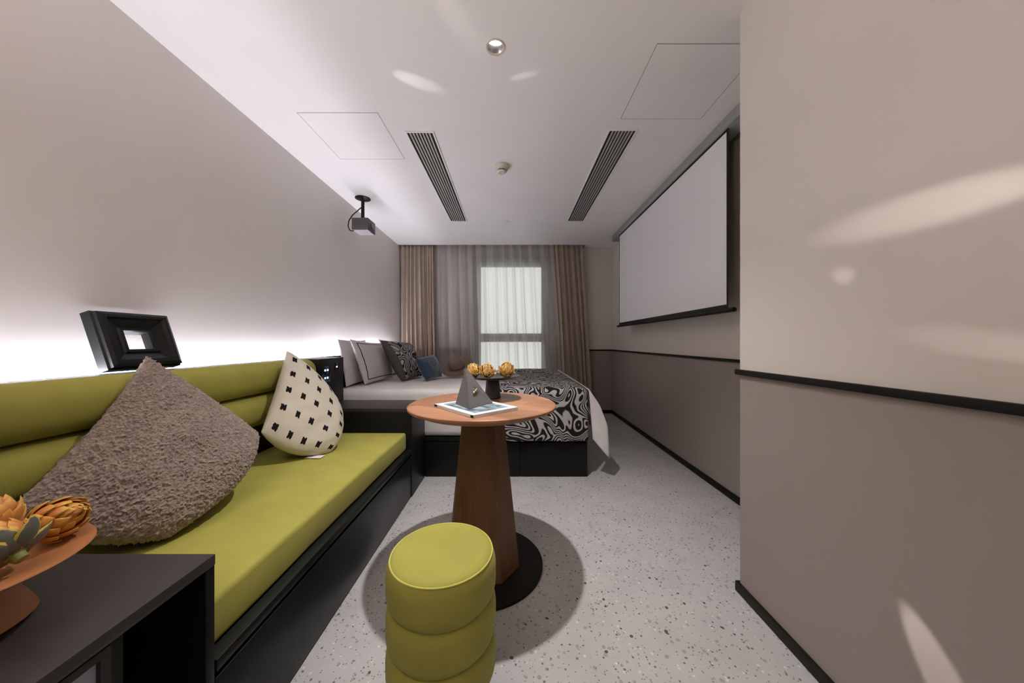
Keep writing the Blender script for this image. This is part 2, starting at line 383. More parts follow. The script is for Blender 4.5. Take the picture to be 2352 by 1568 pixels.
# ------------------------------------------------------------------ the room
XL, XR, XN, YB, YN = -1.598, 1.45, 0.945, 4.70, 1.344
YBK = -1.7
bx('floor', m_terrazzo, None, XL-0.1, XR+0.1, YBK-0.1, YB+0.1, -0.05, 0, kind='structure')
def ceiling():
    mb = MB(); bm = mb.bm
    out = [(XL-0.1, YBK-0.1), (XR+0.1, YBK-0.1), (XR+0.1, YB+0.1), (1.03, YB+0.1), (1.03, 4.55), (XL-0.1, 4.55)]
    hole = [(DL[0]+0.0405*math.cos(2*pi*k/40), DL[1]+0.0405*math.sin(2*pi*k/40)) for k in range(40)]
    ed = []
    for lp in (out, hole):
        vs = [bm.verts.new((x, y, CEIL)) for x, y in lp]
        ed += [bm.edges.new((vs[i], vs[(i+1) % len(vs)])) for i in range(len(vs))]
    bmesh.ops.triangle_fill(bm, use_beauty=True, edges=ed)
    bmesh.ops.delete(bm, geom=[f for f in bm.faces if all((v.co.x-DL[0])**2+(v.co.y-DL[1])**2 < 0.05**2 for v in f.verts)], context='FACES_ONLY')
    for f in bm.faces:
        if f.normal.z > 0: f.normal_flip()
    r = bmesh.ops.extrude_face_region(bm, geom=bm.faces[:])
    bmesh.ops.translate(bm, vec=(0, 0, 0.018), verts=[v for v in r['geom'] if isinstance(v, bmesh.types.BMVert)])
    mb.box(XL-0.1, XR+0.1, YBK-0.1, YB+0.1, CEIL+0.22, CEIL+0.26)
    return mb.build('ceiling', m_ceil, kind='structure')
ceiling()
bx('wall_left', m_wallL, None, XL-0.1, XL, YBK, YB+0.1, 0, CEIL+0.22, kind='structure')
bx('wall_right', m_wall, None, XR, XR+0.1, YN, YB+0.1, 0, CEIL+0.22, kind='structure')
mb = MB(); mb.box(XN, XR+0.1, YBK, YN, 0, CEIL+0.22); mb.build('wall_near', m_wall, kind='structure')
bx('wall_front', m_dkwall, None, XL, XN, YBK-0.1, YBK, 0, CEIL+0.22, kind='structure')
WX0, WX1, WZ0, WZ1 = -0.575, 0.56, 0.28, 2.31
mb = MB()
mb.box(XL, WX0, YB, YB+0.14, 0, CEIL+0.22); mb.box(WX1, XR, YB, YB+0.14, 0, CEIL+0.22)
mb.box(WX0, WX1, YB, YB+0.14, 0, WZ0); mb.box(WX0, WX1, YB, YB+0.14, WZ1, CEIL+0.22)
mb.build('wall_back', m_wall, kind='structure')
# window
mb = MB(); y0, y1 = YB+0.03, YB+0.10
mb.box(WX0, WX0+0.12, y0, y1, WZ0, WZ1, 0.004); mb.box(WX1-0.13, WX1, y0, y1, WZ0, WZ1, 0.004)
mb.box(WX0+0.12, WX1-0.13, y0, y1, WZ1-0.18, WZ1, 0.004); mb.box(WX0+0.12, WX1-0.13, y0, y1, WZ0, WZ0+0.08, 0.004)
mb.box(WX0+0.12, WX1-0.13, y0-0.005, y1, 1.03, 1.155, 0.004)
win = mb.build('window_1', m_alu, kind='structure', smooth=True)
bx('pane', m_glass, win, WX0+0.12, WX1-0.13, y0+0.03, y0+0.036, 1.155, WZ1-0.18)
bx('pane', m_glass, win, WX0+0.12, WX1-0.13, y0+0.03, y0+0.036, WZ0+0.08, 1.03)
# chair rails and baseboards
bx('trim_1', m_trim, None, XN-0.014, XN, YBK, YN+0.014, 0.9, 0.922, 0.002, kind='structure')
bx('trim_2', m_trim, None, XR-0.014, XR, YN+0.0141, YB, 0.902, 0.922, 0.002, kind='structure')
mb = MB(); mb.box(WX1+0.02, XR-0.014, YB-0.014, YB, 0.902, 0.922, 0.002); mb.build('trim_3', m_trim, kind='structure')
bx('trim_4', m_trim, None, XL, WX0-0.02, YB-0.014, YB, 0.902, 0.922, 0.002, kind='structure')
bx('trim_5', m_trim, None, XN, XR-0.014, YN, YN+0.014, 0.9, 0.922, 0.002, kind='structure')
bx('baseboard_near', m_trim, None, XN-0.013, XN, YBK, YN+0.013, 0, 0.04, 0.002, kind='structure')
bx('baseboard_right', m_trim, None, XR-0.014, XR, YN+0.0131, YB, 0, 0.045, 0.002, kind='structure')
bx('baseboard_back', m_trim, None, XL, XR-0.014, YB-0.014, YB, 0, 0.045, 0.002, kind='structure')
bx('baseboard_partition', m_trim, None, XN, XR-0.014, YN, YN+0.013, 0, 0.04, 0.002, kind='structure')

# ------------------------------------------------------------------ sofa bench
LZ = 0.917                      # ledge height
SY0, SY1 = 0.735, 2.160
sofa = thing('bench_sofa', 'long built-in black bench with lime green seat and rolled green back along the left wall', 'sofa', (-1.0, 1.45, 0))
bx('base', m_blackpanel, sofa, -1.39, -0.70, SY0, SY1, 0.0, 0.272)
bx('front_panel', m_blackpanel, sofa, -0.70, -0.672, SY0, SY1, 0.006, 0.272, 0.002)
bx('seat_board', m_black, sofa, -1.39, -0.668, SY0, SY1, 0.288, 0.316, 0.002)
bx('spacer', m_dark, sofa, -1.39, -0.70, SY0, SY1, 0.272, 0.288)  # gap shadow under the seat board, put in as near-black
def roll(z0, z1):
    zc, r = (z0+z1)/2, (z1-z0)/2
    mb = MB(); sec = []
    for k in range(28):
        a = 2*pi*k/28; c, s_ = math.cos(a), math.sin(a)
        sec.append((math.copysign(abs(c)**0.85, c)*0.085, math.copysign(abs(s_)**0.8, s_)*r))
    rings = []
    for y, f in ((0.12, 0.80), (0.125, 0.93), (0.14, 1.0), (2.10, 1.0), (2.128, 0.97), (2.145, 0.88), (2.152, 0.7)):
        rings.append([(-1.37+x*f, y, zc+z*f) for x, z in sec])
    mb.ngon_prism(rings); return mb.build('backrest_roll', m_green, sofa, smooth=True, angle=60)
roll(0.757, 0.923); roll(0.592, 0.757)
bx('back_board', m_black, sofa, -1.53, -1.40, 0.1, SY1, 0.30, LZ, 0.0)
def cushion():
    mb = MB(); mb.box(-1.385, -0.70, SY0+0.005, SY1-0.006, 0.318, 0.433, 0.016, 3)
    bmesh.ops.subdivide_edges(mb.bm, edges=[e for e in mb.bm.edges if e.calc_length() > 0.3], cuts=14, use_grid_fill=True)
    for v in mb.bm.verts:
        if v.co.z > 0.42:
            u = (v.co.x+1.04)/0.34; t = (v.co.y-1.45)/0.71
            v.co.z += 0.006*max(0, 1-u*u)*max(0, 1-t**4)
        if v.co.x > -0.72: v.co.x += 0.003*noise.noise((v.co.y*9, v.co.z*14, 0))
    return mb.build('seat_cushion', m_green, sofa, smooth=True, angle=50)
sc = cushion()
p = [(-0.7015, SY0+0.007, 0.322), (-0.7005, SY0+0.007, 0.34), (-0.7005, SY0+0.007, 0.41), (-0.704, SY0+0.007, 0.426), (-0.72, SY0+0.007, 0.433), (-1.2, SY0+0.007, 0.434)]
MB().tube([(x-0.002, y+0.012, z-0.001) for x, y, z in p], 0.0022).build('piping', m_greenpipe, sc, smooth=True)

# LED strip in the slot behind the back
tag_led = thing('light_strip', 'glowing white light strip behind the green back along the left wall', 'light', (-1.55, 2.2, 0.825))
bx('channel', m_ledoff, tag_led, -1.575, -1.5305, 0.1, 4.32, 0.825, 0.844)
bx('diffuser', m_led, tag_led, -1.565, -1.552, 0.1, 4.32, 0.8442, 0.8462)
bx('added_fill_strip', m_ledfill, tag_led, -1.596, -1.584, 0.1, 4.32, 0.905, 0.9165)  # added glowing strip at ledge level, throws light past the slot cutoff

# ------------------------------------------------------------------ near side cabinet
cab = thing('side_cabinet', 'black open-shelf cabinet with dark top at the near end of the green bench', 'cabinet', (-0.97, 0.40, 0))
CY0, CY1, CT = 0.05, 0.731, 0.559
bx('top', m_cabtop, cab, -1.27, -0.668, CY0, CY1, CT-0.024, CT, 0.0015)
bx('side_panel', m_black, cab, -1.27, -0.670, CY1-0.021, CY1, 0.0, CT-0.024, 0.001)
bx('divider', m_black, cab, -1.27, -0.675, 0.545, 0.563, 0.04, CT-0.024)
bx('side_panel', m_black, cab, -1.27, -0.670, CY0, CY0+0.02, 0.0, CT-0.024)
bx('back_panel', m_dark, cab, -1.27, -1.25, CY0+0.02, CY1-0.021, 0.0, CT-0.024)
bx('bottom_shelf', m_black, cab, -1.25, -0.675, CY0+0.02, CY1-0.021, 0.0, 0.04)
mb = MB()
mb.box(-0.692, -0.672, 0.07, 0.10, 0.045, 0.530); mb.box(-0.692, -0.672, 0.53, 0.5445, 0.045, 0.530)
mb.box(-0.692, -0.672, 0.10, 0.53, 0.5165, 0.530); mb.box(-0.692, -0.672, 0.10, 0.53, 0.045, 0.075)
door = mb.build('door', m_door, cab)
bx('glass_panel', m_frost, door, -0.688, -0.680, 0.10, 0.53, 0.075, 0.5165)
bx('pale_strip', m_frost2, door, -0.679, -0.676, 0.490, 0.4965, 0.076, 0.516)

# ------------------------------------------------------------------ bedside unit with switch panel
bed_u = thing('bedside_unit', 'black bedside block between green bench and bed with lit switches on its tall side', 'cabinet', (-1.0, 2.32, 0))
UY0, UY1 = 2.164, 2.482
bx('low_block', m_black, bed_u, -1.289, -0.668, UY0, UY1, 0.0, 0.566, 0.0015)
bx('top_board', m_cabtop, bed_u, -1.289, -0.668, UY0, UY1, 0.566, 0.59, 0.0015)
bx('tall_block', m_black, bed_u, -1.53, -1.29, UY0, UY1, 0.0, LZ, 0.0015)
sw = bx('switch_panel', m_glow, bed_u, -1.2895, -1.286, 2.19, 2.30, 0.755, 0.865, 0.001)
for dy, z in ((2.232, 0.838), (2.262, 0.838), (2.232, 0.785), (2.262, 0.785)):
    bx('blue_indicator', m_blueled, sw, -1.2862, -1.2845, dy-0.007, dy+0.007, z-0.0055, z+0.0055)
s2 = bx('small_switch', m_glow, bed_u, -1.2895, -1.286, 2.36, 2.42, 0.82, 0.88, 0.001)
bx('white_indicator', m_wled, s2, -1.2862, -1.2845, 2.374, 2.386, 0.847, 0.857)

# ------------------------------------------------------------------ bed
bed = thing('bed', 'low double bed with black drawer base, white mattress and black headboard by the window', 'bed', (-0.4, 3.4, 0))
BX1, BY0, BY1 = 0.578, 2.487, 4.28
bx('base', m_black, bed, -1.415, 0.56, BY0+0.018, BY1, 0.0, 0.268)
bx('headboard', m_black, bed, -1.53, -1.42, UY1+0.002, 4.32, 0.0, LZ, 0.002)
for x0, x1 in ((-0.664, 0.060), (0.063, BX1)):
    bx('drawer_front', m_black, bed, x0, x1, BY0, BY0+0.018, 0.004, 0.262, 0.0015)
bx('side_board', m_black, bed, 0.56, BX1, BY0+0.0185, BY1, 0.0, 0.262)
bx('platform', m_black, bed, -1.415, BX1, BY0+0.01, BY1, 0.268, 0.30, 0.002)
def mattress():
    mb = MB(); mb.box(-1.415, 0.568, BY0+0.003, BY1-0.01, 0.302, 0.665, 0.05, 4)
    bmesh.ops.subdivide_edges(mb.bm, edges=[e for e in mb.bm.edges if e.calc_length() > 0.5], cuts=24, use_grid_fill=True)
    for v in mb.bm.verts:
        v.co.z += 0.006*noise.noise((v.co.x*4, v.co.y*4, 1)) if v.co.z > 0.6 else 0
    return mb.build('mattress', m_white, bed, smooth=True, angle=60)
mattress()
# swirl bedspread
def bedspread():
    mb = MB(); x0, x1 = -0.13, 0.574
    path = []
    yb, yf, zt = 4.268, 2.482, 0.676
    n = 60
    for i in range(n): path.append((yb+(yf+0.05-yb)*i/(n-1), zt))
    for k in range(1, 8):
        a = pi/2*k/7; path.append((yf+0.05-0.055*math.sin(a), zt-0.055+0.055*math.cos(a)))
    for k in range(1, 26): path.append((yf-0.005-0.012*k/25, zt-0.055-(zt-0.055-0.283)*k/25))
    def fn(u, v):
        y, z = path[min(len(path)-1, int(round(v*(len(path)-1))))]
        x = x0+(x1-x0)*u
        wob = 0.004*noise.noise((x*5, y*5, z*5))
        drop = max(0, 0.62-z)
        y2 = y-0.012*drop*4*max(0, math.sin(x*19+0.6))*1.2
        edge = max(0, (x-0.52)/0.05)
        return (x+0.015*drop*u, y2, z+(wob if z > 0.6 else 0)-0.012*edge**2*(1 if z > 0.6 else 0))
    mb.grid(70, len(path), fn)
    o = mb.build('bedspread', m_swirl, smooth=True, angle=180, solid=0.008)
    return tag(o, 'black and grey swirl patterned throw spread over the foot half of the bed', 'bedspread')
bedspread()
# white duvet hanging at the foot
def duvet():
    mb = MB()
    def near(t):       # near edge curve, from the bed corner down to the hanging tip
        P = [Vector((0.586, 2.474, 0.672)), Vector((0.665, 2.462, 0.555)), Vector((0.722, 2.452, 0.40)), Vector((0.728, 2.447, 0.27)), Vector((0.733, 2.446, 0.155))]
        f = t*4; i = min(3, int(f)); return P[i].lerp(P[i+1], f-i)
    def fn(u, v):
        a = near(v); s = u
        if s < 0.0: return a
        y = a.y+(4.25-2.45)*s
        fold = 0.018*math.sin(s*23)*v
        x = a.x+(0.60+0.06*v-a.x)*min(1, s*2.2)+fold
        z = 0.672-(0.672-(a.z+(0.36-0.155)*v*min(1, s*3.5)))
        return (x, y, z)
    mb.grid(50, 24, fn)
    def flap(u, v):    # corner fold facing the bench
        a = near(v); zc = 0.672-(0.672-0.295)*v; c = Vector((0.586+0.03*v, 2.474, zc))
        p_ = c.lerp(a, u); p_.y -= 0.010*math.sin(u*pi)*v; return p_
    mb.grid(10, 24, flap)
    bmesh.ops.remove_doubles(mb.bm, verts=mb.bm.verts[:], dist=0.0004)
    o = mb.build('duvet', m_white, smooth=True, angle=180, solid=0.005)
    return tag(o, 'white duvet edge hanging down at the foot corner of the bed', 'duvet')
duvet()

# ------------------------------------------------------------------ pillows
def pillow(name, mat, corners, T, label, cat='cushion', group=None, n=44, pinch=(0.06, 0.06, 0.06, 0.06), power=0.42, zmin=None, xmin=None, fuzz=0.0, sag=0.0, wr=0.004, tag_at=None):
    """corners: c00 c10 c11 c01 ; pinch: edges v=-1, u=+1, v=+1, u=-1"""
    c = [Vector(q) for q in corners]
    nrm = ((c[1]-c[0]).cross(c[3]-c[0])+(c[3]-c[2]).cross(c[1]-c[2])).normalized()
    seed = random.random()*50
    def pos(u, v, side):
        pu = pinch[1] if u > 0 else pinch[3]; pv = pinch[2] if v > 0 else pinch[0]
        uu = u*(1-pu*(1-v*v)); vv = v*(1-pv*(1-u*u))
        a, b = (uu+1)/2, (vv+1)/2
        q = c[0]*(1-a)*(1-b)+c[1]*a*(1-b)+c[2]*a*b+c[3]*(1-a)*b
        prof = (max(0, 1-u*u)*max(0, 1-v*v))**power
        h = T*prof*(1+0.12*noise.noise((u*1.7+seed, v*1.7, side)))
        h += wr*noise.noise((u*5+seed, v*5, side*3))*min(1, prof*3)
        q = q+nrm*(h*side); q.z -= sag*prof
        return q
    mb = MB(); bm = mb.bm
    F = [[None]*n for _ in range(n)]; B = [[None]*n for _ in range(n)]
    ts = [math.sin(pi/2*(-1+2*i/(n-1))) if fuzz == 0 else (-1+2*i/(n-1)) for i in range(n)]
    for j in range(n):
        for i in range(n):
            bd = i in (0, n-1) or j in (0, n-1)
            q = pos(ts[i], ts[j], 1); F[j][i] = bm.verts.new(q)
            B[j][i] = F[j][i] if bd else bm.verts.new(pos(ts[i], ts[j], -1))
    for G, rev in ((F, False), (B, True)):
        for j in range(n-1):
            for i in range(n-1):
                ii = ((i, j), (i+1, j), (i+1, j+1), (i, j+1))
                if rev: ii = ii[::-1]
                try: f = bm.faces.new([G[b][a] for a, b in ii])
                except ValueError: continue
                for lp, (a, b) in zip(f.loops, ii): lp[mb.uv].uv = ((ts[a]+1)/2, (ts[b]+1)/2)
    bmesh.ops.recalc_face_normals(bm, faces=bm.faces[:]); bm.normal_update()
    if fuzz:
        new = []
        for v in bm.verts:
            q = v.co*150; d = Vector((noise.noise(q*0.6), noise.noise(q*0.6+Vector((9, 3, 1))), noise.noise(q*0.6+Vector((2, 7, 5)))))
            t = 0.5+0.5*noise.noise(q+d*1.6)
            new.append(v.co+v.normal*fuzz*(t*t*2-0.4)+d*fuzz*0.4)
        for v, q in zip(bm.verts, new): v.co = q
    for v in bm.verts:
        if zmin is not None and v.co.z < zmin: v.co.z = zmin+0.02*(v.co.z-zmin)
        if xmin is not None and v.co.x < xmin(v.co.z): v.co.x = xmin(v.co.z)
    o = mb.build(name, mat, smooth=True, angle=180)
    return tag(o, label, cat, group)
rollx = lambda z: -1.283 if z < 0.92 else -1.283-(z-0.92)*2
pillow('fleece_cushion', m_fleece, [(-1.02, 0.962, 0.455), (-1.075, 1.375, 0.645), (-1.275, 1.13, 0.985), (-1.245, 0.805, 0.622)], 0.105,
       'large fluffy taupe fleece cushion leaning on the green back near the cabinet', n=290, pinch=(-0.30, 0.03, 0.10, -0.18), zmin=0.44, xmin=rollx, fuzz=0.0055, power=0.45)
dc = pillow('tufted_cushion', m_dots, [(-0.985, 1.75, 0.43), (-1.045, 1.965, 0.66), (-1.25, 1.80, 0.985), (-1.195, 1.545, 0.605)], 0.085,
       'cream cushion with black tufted marks standing on the green seat', n=70, pinch=(-0.24, -0.14, 0.05, -0.26), zmin=0.441, xmin=rollx)
MB().box(-1.055, -0.975, 1.650, 1.690, 0.4415, 0.4455, 0.0015).build('care_tag', m_white, dc, smooth=True)
ch = dc.children[0]; ch.matrix_parent_inverse = Matrix.Translation(-dc.location)
BT = 0.672
head = lambda z: -1.418 if z < 0.92 else -1.418-(z-0.92)*1.0
pillow('bed_pillow', m_white, [(-1.33, 2.60, BT), (-1.33, 3.14, BT), (-1.43, 3.16, 1.05), (-1.43, 2.66, 1.055)], 0.035,
       'plain white pillow standing against the headboard behind the black-lined pillow', 'pillow', zmin=BT+0.002, xmin=head)
pillow('bed_pillow', m_pip, [(-1.225, 2.70, BT+0.008), (-1.195, 3.24, BT+0.008), (-1.29, 3.38, 1.03), (-1.345, 2.69, 1.055)], 0.05,
       'white pillow with thin black inset line at the near side of the bed', 'pillow', pinch=(0.03, 0.05, 0.11, 0.05), zmin=BT+0.004, xmin=head)
pillow('bed_pillow', m_white, [(-1.31, 3.42, BT), (-1.31, 3.98, BT), (-1.40, 3.98, 1.04), (-1.40, 3.40, 1.06)], 0.065,
       'far white pillow against the headboard, mostly hidden by the swirl cushion', 'pillow', zmin=BT+0.002, xmin=head)
pillow('swirl_cushion', m_swirlc, [(-1.00, 2.96, BT+0.008), (-0.93, 3.40, BT+0.01), (-1.11, 3.54, 1.015), (-1.22, 3.01, 1.045)], 0.085,
       'black and white swirl cushion with a grey border leaning on the white pillows', pinch=(0.03, 0.04, 0.03, 0.05), zmin=BT+0.004)
bl = pillow('blue_cushion', m_blue, [(-0.785, 2.98, BT+0.006), (-0.715, 3.31, BT+0.01), (-0.805, 3.33, 0.905), (-0.89, 2.98, 0.875)], 0.06,
       'small dark blue cushion in front of the swirl cushion on the bed', pinch=(0.04, 0.0, 0.04, 0.05), zmin=BT+0.004)
# hat
def hat():
    t = thing('felt_hat', 'brown wide-brimmed felt hat lying tilted on the bed by the blue cushion', 'hat', (-0.565, 3.36, BT))
    ax = Vector((-0.20, -0.58, 0.79)).normalized(); q = Vector((0, 0, 1)).rotation_difference(ax).to_matrix().to_4x4()
    M = Matrix.Translation((-0.565, 3.36, 0.773)) @ q
    fn = lambda p: 0.99*Vector((p.x, p.y*0.93, p.z+0.012*math.sin(2*math.atan2(p.y, p.x))*(Vector((p.x, p.y)).length/0.16)**2))
    prof = [(0.168, 0.0), (0.169, 0.002), (0.167, 0.004), (0.13, 0.006), (0.092, 0.008), (0.088, 0.012), (0.085, 0.03), (0.080, 0.072), (0.069, 0.095), (0.05, 0.105), (0.025, 0.101), (0, 0.097),
            (0, 0.094), (0.05, 0.101), (0.066, 0.092), (0.077, 0.071), (0.083, 0.012), (0.088, 0.002), (0.13, 0.0), (0.168, 0.0)]
    MB().lathe(prof, mat=M, seg=56, fn=fn).build('crown_and_brim', m_hat, t, smooth=True, angle=50)
    MB().lathe([(0.0885, 0.010), (0.090, 0.012), (0.0882, 0.032), (0.0862, 0.034)], mat=M, seg=56, fn=fn, cap=False).build('hat_band', m_hatband, t, smooth=True)
hat()

# ------------------------------------------------------------------ table
TX, TY, TR, TZ = -0.136, 1.514, 0.338, 0.75
tab = thing('pedestal_table', 'round walnut pedestal table with faceted leg in the middle of the floor', 'table', (TX, TY, 0))
MB().lathe([(0, TZ), (TR-0.004, TZ), (TR, TZ-0.003), (TR, TZ-0.011), (TR-0.004, TZ-0.014), (TR-0.055, TZ-0.036), (0, TZ-0.036)], (TX, TY, 0), 96).build('tabletop', m_woodtop, tab, smooth=True, angle=20)
def octo(r, z, a0=-57.5): return [(TX+r*math.cos(math.radians(a0+45*k)), TY+r*math.sin(math.radians(a0+45*k)), z) for k in range(8)]
MB().ngon_prism([octo(0.174, 0.0165), octo(0.098, TZ-0.0365)]).build('pedestal', m_woodleg, tab)
MB().lathe([(0, 0.0005), (0.276, 0.0005), (0.278, 0.002), (0.278, 0.013), (0.275, 0.016), (0, 0.016)], (TX, TY, 0), 96).build('base_plate', m_trim, tab, smooth=True, angle=30)

# ------------------------------------------------------------------ stool
SX, SYY, SR, SZ = -0.194, 0.905, 0.1475, 0.452
st = thing('round_stool', 'olive green round upholstered stool of stacked puffy rings in front of the table', 'stool', (SX, SYY, 0))
def ring(z0, z1, top):
    hgt = z1-z0; pr = []
    pr.append((0, z0)); pr.append((SR-0.014, z0))
    for k in range(11):
        a = k/10; zz = z0+hgt*a
        bulge = 1-(abs(2*a-1))**4
        pr.append((SR-0.012+0.0135*bulge, zz))
    if top:
        pr[-1] = (SR-0.0085, z1)
        for r, dz in ((0.128, 0.006), (0.115, 0.009), (0.09, 0.0115), (0.05, 0.013), (0, 0.0135)): pr.append((r, z1+dz))
    else: pr.append((0, z1))
    return MB().lathe(pr, (SX, SYY, 0), 72).build('seat' if top else 'padded_ring', m_green, st, smooth=True, angle=50)
ring(0.126, 0.232, False); ring(0.232, 0.342, False); seat = ring(0.342, SZ, True)
MB().tube([(SX+(SR-0.0088)*math.cos(2*pi*k/96), SYY+(SR-0.0088)*math.sin(2*pi*k/96), SZ+0.0005) for k in range(97)], 0.0023).build('piping', m_greenpipe, seat, smooth=True)
MB().lathe([(0, 0), (0.118, 0), (0.12, 0.002), (0.13, 0.124), (0.125, 0.126), (0, 0.126)], (SX, SYY, 0), 64).build('base', m_trim, st, smooth=True, angle=40)

# ------------------------------------------------------------------ things on the table
def magazine():
    f = Vector((-0.144, 1.206)); l = Vector((-0.341, 1.427)); r = Vector((0.026, 1.360))
    e1 = (l-f).normalized()*0.296; e2 = (r-f).normalized()*0.229
    z0 = TZ+0.0005
    t = thing('magazine', 'white bordered magazine lying on the walnut table under the grey pyramid', 'magazine', (f.x, f.y, z0))
    def slab(name, mat, a0, a1, b0, b1, z0_, z1_, parent, uv=True):
        mb = MB(); P = [f+e1*a+e2*b for a, b in ((a0, b0), (a0, b1), (a1, b1), (a1, b0))]
        lo = [mb.bm.verts.new((q.x, q.y, z0_)) for q in P]; hi = [mb.bm.verts.new((q.x, q.y, z1_)) for q in P]
        mb.bm.faces.new(lo[::-1]); tf = mb.bm.faces.new(hi)
        for lp, w_ in zip(tf.loops, ((0, 0), (1, 0), (1, 1), (0, 1))): lp[mb.uv].uv = w_
        for k in range(4): mb.bm.faces.new((lo[k], lo[(k+1) % 4], hi[(k+1) % 4], hi[k]))
        return mb.build(name, mat, parent)
    slab('back_cover', m_paper, 0, 1, 0, 1, z0, z0+0.0012, t)
    slab('pages', m_paper, 0.004, 0.996, 0.006, 0.994, z0+0.0012, z0+0.0105, t)
    slab('front_cover', m_cover, 0, 1, 0, 1, z0+0.0105, z0+0.012, t)
    slab('spine_mark', m_trim, -0.003, 0.06, -0.003, 0.001, z0+0.002, z0+0.0105, t)
    slab('spine_mark', m_trim, 0.93, 1.002, -0.003, 0.001, z0+0.002, z0+0.0105, t)
magazine()
def pyramid():
    z = TZ+0.0130
    B = [(-0.173, 1.315, z), (-0.085, 1.455, z), (-0.165, 1.555, z), (-0.249, 1.4265, z)]
    ap = Vector((-0.205, 1.437, 0.925))
    t = thing('pyramid_ornament', 'grey stone pyramid with a small brass insect standing on the magazine', 'ornament', (-0.167, 1.437, z))
    mb = MB(); vs = [mb.bm.verts.new(b) for b in B]; a = mb.bm.verts.new(ap); mb.bm.faces.new(vs[::-1])
    for k in range(4): mb.bm.faces.new((vs[k], vs[(k+1) % 4], a))
    bmesh.ops.bevel(mb.bm, geom=mb.bm.edges[:], offset=0.0012, segments=2, affect='EDGES')
    mb.build('body', m_grey, t, smooth=True, angle=25)
    # insect on the right-hand face
    n = (Vector(B[1])-Vector(B[0])).cross(ap-Vector(B[0])).normalized()
    if n.y > 0: n = -n
    c = Vector(B[0])*0.36+Vector(B[1])*0.27+ap*0.37+n*0.006
    e = (Vector(B[1])-Vector(B[0])).normalized(); u = n.cross(e).normalized()
    if u.z < 0: u = -u
    M = Matrix((( *e, ), ( *u, ), ( *n, ))).transposed().to_4x4(); M.translation = c
    mb = MB()
    for off, rx, ry in ((-0.012, 0.009, 0.0055), (0.0, 0.006, 0.0045), (0.009, 0.005, 0.0045)):
        tmp = bmesh.new(); bmesh.ops.create_uvsphere(tmp, u_segments=14, v_segments=10, radius=1)
        mb._add(tmp, M @ Matrix.Translation((off, off*0.5, 0)) @ Matrix.Rotation(0.46, 4, 'Z') @ Matrix.Diagonal((rx, ry, 0.0045, 1)))
    bug = mb.build('insect', m_gold, t, smooth=True)
    mb = MB()
    for sx, ang in ((-0.006, -1.2), (0.001, -1.6), (0.007, -0.9), (-0.006, 1.9), (0.001, 1.6), (0.007, 1.2)):
        a0 = Vector((sx, sx*0.5, 0)); a1 = a0+Vector((math.cos(ang)*0.010, math.sin(ang)*0.010, 0.003)); a2 = a0+Vector((math.cos(ang)*0.019, math.sin(ang)*0.019, -0.004))
        mb.tube([M @ a0, M @ a1, M @ a2], 0.0008, 6)
    for sy in (1, -1): mb.tube([M @ Vector((0.012, 0.006, 0.002)), M @ Vector((0.022, 0.010+sy*0.004, 0.006)), M @ Vector((0.030, 0.014+sy*0.007, 0.004))], 0.0006, 6)
    mb.build('legs', m_blackcer, bug, smooth=True)
pyramid()

def stand(name, label, c, z, mat, R, hgt, r0, r1):
    t = thing(name, label, 'plate stand', (*c, z))
    MB().lathe([(0, z+0.0003), (r0-0.006, z+0.0003), (r0, z+0.006), (r0-0.004, z+0.016), (r1+0.006, z+hgt-0.02), (r1, z+hgt-0.008), (0, z+hgt-0.008)], (*c, 0), 56).build('pedestal', mat, t, smooth=True, angle=60)
    zz = z+hgt
    MB().lathe([(0, zz-0.0078), (R*0.45, zz-0.0078), (R*0.8, zz-0.002), (R-0.003, zz+0.009), (R, zz+0.0105), (R-0.001, zz+0.0125), (R*0.78, zz+0.003), (R*0.45, zz-0.002), (0, zz-0.0025)], (*c, 0), 72).build('plate', mat, t, smooth=True, angle=60)
    return zz-0.002
ps = stand('plate_stand', 'black ceramic pedestal plate on the walnut table behind the grey pyramid', (-0.098, 1.645), TZ, m_blackcer, 0.137, 0.104, 0.043, 0.028)
pt = stand('plate_stand', 'terracotta pedestal plate on the dark cabinet top at the near left', (-0.91, 0.523), CT, m_terra, 0.1485, 0.094, 0.084, 0.046)

